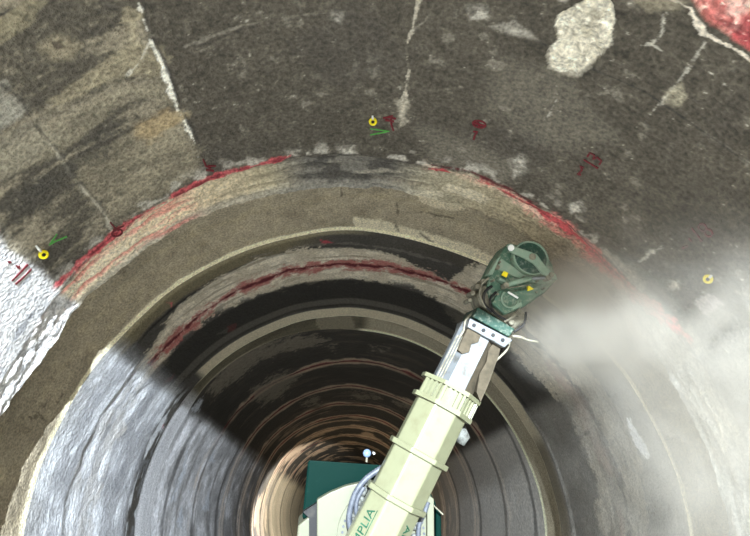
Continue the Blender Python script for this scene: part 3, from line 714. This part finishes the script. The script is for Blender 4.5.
# boom foot: slew ring, face plate, hoses, cabinet
bm = B_(); ppoly(bm, [(317, 500), (330, 492.5), (346, 486), (366, 481.5), (386, 480), (408, 483), (428, 492), (434, 500), (436, 640), (317, 640)], -.24, -.19); bev(bm, .006)
face = new_obj('face_plate', bm, M['cream_flat'], rob); face['label'] = 'cream arched face plate behind the boom foot'
a, b = loc(383, 535, -.185)
bm = B_()
for r0, r1, c0, c1 in ((.178, .225, -.195, -.172), (.135, .165, -.195, -.155)):
    A = []
    for r, cc in ((r0, c0), (r0, c1), (r1, c1), (r1, c0)):
        A.append([bm.verts.new(W(a + r * math.cos(t), b + r * math.sin(t), cc)) for t in [2 * math.pi * i / 48 for i in range(48)]])
    for i in range(4):
        for j in range(48): bm.faces.new((A[i][j], A[i][(j + 1) % 48], A[(i + 1) % 4][(j + 1) % 48], A[(i + 1) % 4][j]))
bmesh.ops.recalc_face_normals(bm, faces=bm.faces)
slew = new_obj('slew_ring', bm, M['cream_flat'], rob)
for i in range(48):
    t = 2 * math.pi * i / 48
    bm = B_(); prism(bm, [(a + .201 * math.cos(t) + .006 * math.cos(q), b + .201 * math.sin(t) + .006 * math.sin(q)) for q in [-2 * math.pi * j / 6 for j in range(6)]], -.175, -.166, lambda p, cc: W(p[0], p[1], cc))
    bmesh.ops.recalc_face_normals(bm, faces=bm.faces)
    new_obj('bolt', bm, M['hose'], slew)
for pts, r in (([(392, 462), (380, 469), (366, 479), (356, 492), (351, 506), (349, 520), (352, 534), (362, 560)], .0135), ([(364, 487), (358, 498), (356, 510), (359, 520)], .010), ([(428, 502), (424, 514), (419, 526), (418, 545)], .011)):
    sp = spline([Wp(x, y, -.11) for x, y in pts], 12); bm = B_()
    tube(bm, sp, [r * (1 + .12 * (i % 2)) for i in range(len(sp))], 12); new_obj('corrugated_hose', bm, M['hose'], rob, True)
def chain(pts, n, sz):
    sp = spline([Wp(x, y, -.13) for x, y in pts], 10); bm = B_()
    for i in range(n):
        p = sp[int(i * (len(sp) - 1) / (n - 1))]
        v = bmesh.ops.create_icosphere(bm, subdivisions=2, radius=sz * rng.uniform(.7, 1.15), matrix=Matrix.Translation(p + Vector(rng.uniform(-.006, .006, 3))))['verts']
        for q in v: q.co += (q.co - p) * float(rng.uniform(-.15, .15))
    return new_obj('cable_chain', bm, M['lime'], rob, True)
chain([(372, 484), (364, 491), (360, 500), (355, 512), (351, 528)], 16, .017)
chain([(424, 498), (422, 508), (416, 520), (412, 540)], 12, .016)
bm = B_(); ab = [Wp(x, y, -.30) for x, y in [(308, 459.5), (404, 466), (428, 486), (436, 503), (437, 524), (302, 518)]]
A = [bm.verts.new(p) for p in ab]; Bk = [bm.verts.new(p + Vector((0, .55, -.12))) for p in ab]
bm.faces.new(A); bm.faces.new(Bk[::-1])
for i in range(6): bm.faces.new((A[(i + 1) % 6], A[i], Bk[i], Bk[(i + 1) % 6]))
bmesh.ops.recalc_face_normals(bm, faces=bm.faces); bev(bm, .01)
cab = new_obj('cabinet', bm, M['green'], rob); cab['label'] = 'dark green steel cabinet behind the boom foot'
bm = B_(); tube(bm, [Wp(366.5, 462, -.36), Wp(366.8, 457, -.36)], .006, 8); bc = new_obj('beacon_stem', bm, M['dull'], cab)
bm = B_(); bmesh.ops.create_uvsphere(bm, u_segments=20, v_segments=12, radius=.022, matrix=Matrix.Translation(Wp(367, 453.3, -.36))); new_obj('beacon', bm, M['lens'], cab, True)['label'] = 'small round pale blue beacon'
bm = B_(); disc(bm, 374, 453.5, -.38, -.34, .006, 8); new_obj('beacon_knob', bm, M['white'], cab)
bm = B_(); ppoly(bm, [(298, 526), (311, 515), (315, 520), (315, 640), (288, 640)], -.5, -.28); bev(bm, .008); new_obj('side_cover', bm, M['cream_flat'], rob)
bm = B_(); ppoly(bm, [(303, 512), (317, 503), (317, 640), (309, 640), (309, 518)], -.4, -.26); new_obj('dark_gap_sheet', bm, M['dark'], rob)  # dark sheet standing in for the shaded gap below the cabinet
bm = B_(); ppoly(bm, [(436, 508), (441, 514), (444, 640), (436, 640)], -.5, -.22); bev(bm, .006); new_obj('side_cover', bm, M['green'], rob)
bm = B_(); ppoly(bm, [(427, 494), (434, 499), (435, 640), (428, 640)], -.24, -.14); bev(bm, .004); new_obj('side_cheek', bm, M['cream_flat'], rob)
bm = B_(); tube(bm, [Wp(431, 503, -.15), Wp(443, 514.5, -.15)], .004, 8); new_obj('stay_rod', bm, M['dull'], rob)
bm = B_(); tube(bm, [Wp(460, 428, -.08), Wp(463, 437, -.09), Wp(460, 444, -.09)], [.028, .036, .022], 14); new_obj('hose_bundle', bm, M['lime'], rob, True)
# tower, chassis, tracks under the frame edge
Pz = Wp(375, 600, -.3)
def lbox(bm, x0, x1, y0, y1, z0, z1): quadbox(bm, x0, x1, y0, y1, z0, z1)
bm = B_(); lbox(bm, -.28, .28, -.25, .35, .42, Pz.z + .15); bev(bm, .02); new_obj('tower', bm, M['cream_flat'], rob)
bm = B_(); lbox(bm, -.36, .36, -.6, .7, .2, .46); bev(bm, .03); new_obj('chassis', bm, M['green'], rob)
for s_ in (-1, 1):
    bm = B_(); prof = []
    for i in range(13): t = math.pi / 2 + math.pi * i / 12; prof.append((-.55 + .15 * math.cos(t), .155 + .15 * math.sin(t)))
    for i in range(13): t = -math.pi / 2 + math.pi * i / 12; prof.append((.65 + .15 * math.cos(t), .155 + .15 * math.sin(t)))
    prism(bm, prof, s_ * .40, s_ * .60, lambda p, x: Vector((x, p[0], p[1])))
    bmesh.ops.recalc_face_normals(bm, faces=bm.faces); new_obj('track', bm, M['dark'], rob)
for sx in (-1, 1):
    for yy in (-.7, .8):
        bm = B_(); tube(bm, [Vector((sx * .3, yy * .8, .35)), Vector((sx * .72, yy * 1.25, .32)), Vector((sx * .78, yy * 1.3, .03))], [.05, .05, .04], 10)
        lg = new_obj('outrigger', bm, M['cream_flat'], rob)
        bm = B_(); bmesh.ops.create_cone(bm, cap_ends=True, segments=16, radius1=.1, radius2=.08, depth=.03, matrix=Matrix.Translation((sx * .78, yy * 1.3, .017))); new_obj('foot_pad', bm, M['dark'], lg)

# ---------------------------------------------------------------- marks sprayed on the near lining
def wall_pt(px, py, off=.003):
    p = at(px, py, 1.0 - off / U); return Vector(p) * U
def stroke_mesh(strokes, w):
    bm = bmesh.new()
    for st in strokes:
        pts = []
        for i in range(len(st) - 1):
            for j in range(4): t = j / 4; pts.append((st[i][0] * (1 - t) + st[i + 1][0] * t, st[i][1] * (1 - t) + st[i + 1][1] * t))
        pts.append(st[-1]); L_ = []
        for i, p in enumerate(pts):
            q0, q1 = pts[max(i - 1, 0)], pts[min(i + 1, len(pts) - 1)]
            dx, dy = q1[0] - q0[0], q1[1] - q0[1]; l_ = math.hypot(dx, dy) or 1
            ww = w * .5 * float(rng.uniform(.75, 1.2)); nx, ny = -dy / l_ * ww, dx / l_ * ww
            L_.append([bm.verts.new(wall_pt(p[0] + k_ * nx, p[1] + k_ * ny, o_)) for k_, o_ in ((1, .001), (.6, .004), (-.6, .004), (-1, .001))])
        for i in range(len(L_) - 1):
            for j in range(3): bm.faces.new((L_[i][j], L_[i][j + 1], L_[i + 1][j + 1], L_[i + 1][j]))
    return bm
def loop(cx, cy, rx, ry, rot=0, n=12):
    return [(cx + rx * math.cos(t) * math.cos(rot) - ry * math.sin(t) * math.sin(rot), cy + rx * math.cos(t) * math.sin(rot) + ry * math.sin(t) * math.cos(rot)) for t in [2 * math.pi * i / n for i in range(n + 1)]]
MARKS = [
 ('painted_number', 'red', 1.5, 'red painted eleven beside the left yellow cap', [[(12, 281), (20, 273), (28, 264.5)], [(15.5, 284.5), (24, 277), (31.5, 269)], [(8, 261.5), (11.5, 263)], [(8.5, 263.5), (11, 261.5)], [(15.5, 265), (20, 269)], [(17, 268), (20, 266)]]),
 ('painted_number', 'red', 1.8, 'red smudged mark right of the top yellow cap', [[(383, 118), (390, 117.5), (396, 119)], [(385, 120), (394, 121.5)], [(391, 119), (391.5, 125), (393.5, 131)], [(388, 117), (393, 116)]]),
 ('painted_number', 'red', 1.6, 'red painted eight with a dash below it', [loop(479.3, 124.2, 6.6, 3.4, .22), [(477, 121), (480, 127.5)], [(474, 123), (485, 126)], [(473, 131.5), (477.5, 132), (475, 135), (473.5, 140)]]),
 ('painted_number', 'red', 1.5, 'red painted thirteen, clear and tilted', [[(583.5, 159.5), (598, 168.5)], [(587, 157), (590, 153), (594.5, 155.5), (593, 159.5), (597, 157.5), (601.5, 161), (599, 165)], [(577.5, 175), (582, 170), (580, 166), (584, 168)], [(577, 174), (581, 175)]]),
 ('painted_number', 'fade', 1.7, 'faded red painted eighteen near the haze', [[(691.5, 228), (702, 241.5)], loop(702.5, 227.5, 4.2, 3.4, .6), loop(708.5, 233, 4.0, 3.4, .6), [(682, 248), (688, 246)], [(688.5, 238), (692, 242)]]),
 ('painted_tick', 'red', 1.7, 'red tick painted over the left pour joint end', [[(203, 159), (206, 166), (211, 169)], [(206, 170), (214, 171)], [(208, 166), (216, 166)]]),
 ('painted_tick', 'red', 1.5, 'red loop painted on the left edge of the lining', [[(110, 222), (115, 228), (119, 231)], loop(117, 233, 5.5, 3.2, -.35), [(124, 226), (113, 230)]]),
 ('painted_tick', 'gpaint', 1.3, 'green tick beside the left yellow cap', [[(57, 234), (53, 240), (49, 245.5), (54, 242), (60, 239.5), (67, 236.5)]]),
 ('painted_tick', 'gpaint', 1.2, 'green tick below the top yellow cap', [[(370, 128.8), (380, 130), (389.5, 131.5)], [(370, 135), (378, 133.5), (388, 131.5)]]),
]
M['fade'] = paint('faded_red_paint', tuple(lin(112, 46, 56)), .8, 0, tuple(lin(92, 82, 78)), .9, 50, .4, .6)
for nme, mt, wd, lb, st in MARKS:
    o = new_obj(nme, stroke_mesh(st, wd * 1.3), M[mt], near); o['label'] = lb

# ---------------------------------------------------------------- yellow survey caps on the lining
for px, py, tag_, lb in ((373, 120, (372.6, 114.5), 'yellow ring cap at the crown, beside a green tick'), (42, 253.3, (35, 245), 'yellow ring cap on the left wall beside the red eleven'), (709.5, 278, (713, 274.5), 'yellow ring cap on the hazy right wall')):
    p = Vector(at(px, py, 1.0)) * U; r_ = Vector((-p.x, 0, -p.z)).normalized(); yv = Vector((0, 1, 0)); xv = yv.cross(r_)
    kpx = (p - Vector(CAMP)).length / F_PX
    ft = bpy.data.objects.new('ring_cap', None); COL.objects.link(ft); ft.location = p
    ft['label'] = lb; ft['category'] = 'cap'; ft['group'] = 'yellow ring caps on the lining'
    R_ = 4.2 * kpx; bm = bmesh.new(); A = []; view = (Vector(CAMP) - p).normalized()
    ax = (r_ * .55 + view * .45).normalized(); x2 = ax.cross(yv).normalized(); y2 = ax.cross(x2)
    for i in range(24):
        t = 2 * math.pi * i / 24; d_ = x2 * math.cos(t) + y2 * math.sin(t)
        A.append([bm.verts.new(d_ * R_ * (.68 + .32 * math.cos(q)) + ax * (R_ * .45 * math.sin(q) + R_ * .75)) for q in [2 * math.pi * j / 8 for j in range(8)]])
    for i in range(24):
        for j in range(8): bm.faces.new((A[i][j], A[i][(j + 1) % 8], A[(i + 1) % 24][(j + 1) % 8], A[(i + 1) % 24][j]))
    bmesh.ops.recalc_face_normals(bm, faces=bm.faces)
    new_obj('ring', bm, M['yellow'], ft, True)
    bm = bmesh.new(); tube(bm, [-ax * .004, ax * R_ * 1.05], R_ * .34, 10); new_obj('bolt_stub', bm, M['dark'], ft)
    q = Vector(at(tag_[0], tag_[1], 1.0)) * U - p
    bm = bmesh.new(); tube(bm, [q * .35 + ax * R_ * .6, q * .7 + ax * R_ * .9, q + ax * R_ * .5], [R_ * .22, R_ * .3, R_ * .2], 8); new_obj('tie', bm, M['white'], ft)

# ---------------------------------------------------------------- dust drifting off the cutter head
def dust_mesh():
    bm = bmesh.new(); NT, NY, NR = 24, 16, 8
    def P_(t, y, r): return Vector((r * math.cos(t) * U, y * U, r * math.sin(t) * U))
    ts = np.radians(np.linspace(-40, 58, NT)); ys = np.linspace(.62, 1.9, NY)
    inn_ = [[bm.verts.new(P_(t, y, .42)) for y in ys] for t in ts]; out_ = [[bm.verts.new(P_(t, y, .985)) for y in ys] for t in ts]
    for i in range(NT - 1):
        for j in range(NY - 1):
            bm.faces.new((inn_[i][j], inn_[i + 1][j], inn_[i + 1][j + 1], inn_[i][j + 1])); bm.faces.new((out_[i][j], out_[i][j + 1], out_[i + 1][j + 1], out_[i + 1][j]))
    for j in range(NY - 1):
        bm.faces.new((inn_[0][j], inn_[0][j + 1], out_[0][j + 1], out_[0][j])); bm.faces.new((inn_[-1][j], out_[-1][j], out_[-1][j + 1], inn_[-1][j + 1]))
    for i in range(NT - 1):
        bm.faces.new((inn_[i][0], out_[i][0], out_[i + 1][0], inn_[i + 1][0])); bm.faces.new((inn_[i][-1], inn_[i + 1][-1], out_[i + 1][-1], out_[i][-1]))
    bmesh.ops.recalc_face_normals(bm, faces=bm.faces); return bm
m = bpy.data.materials.new('dust'); m.use_nodes = True; nt = m.node_tree; N, L = nt.nodes, nt.links
for n_ in list(N):
    if n_.type != 'OUTPUT_MATERIAL': N.remove(n_)
out = [n_ for n_ in N if n_.type == 'OUTPUT_MATERIAL'][0]
vol = N.new('ShaderNodeVolumePrincipled'); vol.inputs['Color'].default_value = (.80, .765, .69, 1); vol.inputs['Anisotropy'].default_value = .2
tc = N.new('ShaderNodeTexCoord'); nz = N.new('ShaderNodeTexNoise'); nz.inputs['Scale'].default_value = 3.6; nz.inputs['Detail'].default_value = 4; nz.inputs['Distortion'].default_value = 1.0
L.new(tc.outputs['Object'], nz.inputs['Vector'])
def blob(cx, cy, cz, rx, ry, rz, amp):
    s_ = N.new('ShaderNodeVectorMath'); s_.operation = 'SUBTRACT'; s_.inputs[1].default_value = (cx * U, cy * U, cz * U); L.new(tc.outputs['Object'], s_.inputs[0])
    d_ = N.new('ShaderNodeVectorMath'); d_.operation = 'DIVIDE'; d_.inputs[1].default_value = (rx * U, ry * U, rz * U); L.new(s_.outputs[0], d_.inputs[0])
    l_ = N.new('ShaderNodeVectorMath'); l_.operation = 'LENGTH'; L.new(d_.outputs[0], l_.inputs[0])
    r_ = N.new('ShaderNodeMapRange'); r_.interpolation_type = 'SMOOTHSTEP'; r_.inputs[1].default_value = 1; r_.inputs[2].default_value = 0; r_.inputs[3].default_value = 0; r_.inputs[4].default_value = amp
    L.new(l_.outputs['Value'], r_.inputs[0]); return r_.outputs[0]
BLOBS = [(.69, 1.55, .55, .30, .38, .25, 7.0), (.90, 1.25, .15, .42, .6, .6, 1.9), (.80, 1.2, .46, .4, .5, .4, .8)]
acc = None
for bl_ in BLOBS:
    b_ = blob(*bl_)
    if acc is None: acc = b_
    else:
        ad = N.new('ShaderNodeMath'); ad.operation = 'ADD'; L.new(acc, ad.inputs[0]); L.new(b_, ad.inputs[1]); acc = ad.outputs[0]
nr_ = N.new('ShaderNodeMapRange'); nr_.inputs[1].default_value = .3; nr_.inputs[2].default_value = .7; nr_.inputs[3].default_value = .0; nr_.inputs[4].default_value = 1.9; L.new(nz.outputs['Fac'], nr_.inputs[0])
mu = N.new('ShaderNodeMath'); mu.operation = 'MULTIPLY'; L.new(acc, mu.inputs[0]); L.new(nr_.outputs[0], mu.inputs[1]); L.new(mu.outputs[0], vol.inputs['Density'])
L.new(vol.outputs[0], out.inputs['Volume'])
du = new_obj('dust_cloud', dust_mesh(), m); du['label'] = 'pale dust cloud drifting from the cutter head across the right wall'; du['category'] = 'dust'; du['kind'] = 'stuff'
# ---------------------------------------------------------------- camera, light
cam = bpy.data.cameras.new('camera'); co = bpy.data.objects.new('camera', cam); COL.objects.link(co)
cam.sensor_width = 36; cam.sensor_fit = 'HORIZONTAL'; cam.lens = F_PX / 750 * 36; cam.clip_start = .02; cam.clip_end = 300
co.location = (CX * U, 0, CZ * U); co.rotation_euler = (math.pi / 2 + PITCH, 0, YAW)
scn.camera = co
w = bpy.data.worlds.new('sky'); scn.world = w; w.use_nodes = True
bg = w.node_tree.nodes['Background']; bg.inputs['Color'].default_value = (1.0, .965, .91, 1); bg.inputs['Strength'].default_value = 2.2

# work floodlight on a stand outside the bore, its hood cuts the beam level
LP = Vector((.03 * U, -2.7 * U, .625 * U))
fl = bpy.data.objects.new('floodlight', None); COL.objects.link(fl); fl.location = (LP.x, LP.y - .1, FLZ * U)
fl['label'] = 'hooded work floodlight on a pole stand behind the viewer'; fl['category'] = 'lamp'
b0 = Vector(fl.location)
bm = bmesh.new()
bmesh.ops.create_cone(bm, cap_ends=True, segments=16, radius1=.025, radius2=.025, depth=LP.z - b0.z - .1, matrix=Matrix.Translation((0, 0, (LP.z - b0.z - .1) / 2)))
new_obj('pole', bm, M['dull'], fl)
bm = bmesh.new()
for a in range(3):
    m4 = Matrix.Rotation(a * 2.094, 4, 'Z') @ Matrix.Translation((.25, 0, .02))
    bmesh.ops.create_cube(bm, size=1, matrix=m4 @ Matrix.Diagonal((.5, .05, .04, 1)))
new_obj('foot', bm, M['dull'], fl)
bm = bmesh.new()
quadbox(bm, -.15, .15, -.02, .06, LP.z - b0.z - .1, LP.z - b0.z + .1)
new_obj('housing', bm, M['dark'], fl)
bm = bmesh.new()
def hz(x, y): return LP.z - b0.z - .0105 - .024 * (y - .1) - .049 * x + .012
quad = [(-1.0, .07), (1.0, .07), (1.0, .62), (-1.0, .62)]
lo_ = [bm.verts.new((x, y, hz(x, y))) for x, y in quad]; hi_ = [bm.verts.new((x, y, hz(x, y) + .006)) for x, y in quad]
bm.faces.new(lo_[::-1]); bm.faces.new(hi_)
for i in range(4): bm.faces.new((lo_[i], lo_[(i + 1) % 4], hi_[(i + 1) % 4], hi_[i]))
new_obj('hood', bm, M['dark'], fl)
ld = bpy.data.lights.new('flood_lamp', 'SPOT'); lo = bpy.data.objects.new('flood_lamp', ld); COL.objects.link(lo)
ld.energy = 6200; ld.color = (.80, .90, 1.0); ld.shadow_soft_size = .003; ld.spot_size = math.radians(100); ld.spot_blend = .3
lo.location = LP; lo.rotation_euler = (math.pi / 2, 0, 0)

# work lamp standing deep in the bore behind the machine
l2 = bpy.data.lights.new('deep_lamp', 'SPOT'); o2 = bpy.data.objects.new('deep_lamp', l2); COL.objects.link(o2)
l2.energy = 1600; l2.color = (1, .97, .92); l2.shadow_soft_size = .1; l2.spot_size = math.radians(48); l2.spot_blend = .3
o2.location = (.2 * U, 5.5 * U, -.1 * U)
d = Vector((-1.2, 3.6, -.2)); o2.rotation_euler = d.to_track_quat('-Z', 'Y').to_euler()

vs = scn.view_settings
scn.display_settings.display_device = 'sRGB'
vs.view_transform = 'Standard'; vs.look = 'None'; vs.gamma = 1; vs.use_curve_mapping = False; vs.exposure = 1.4
scn.cycles.volume_bounces = 3
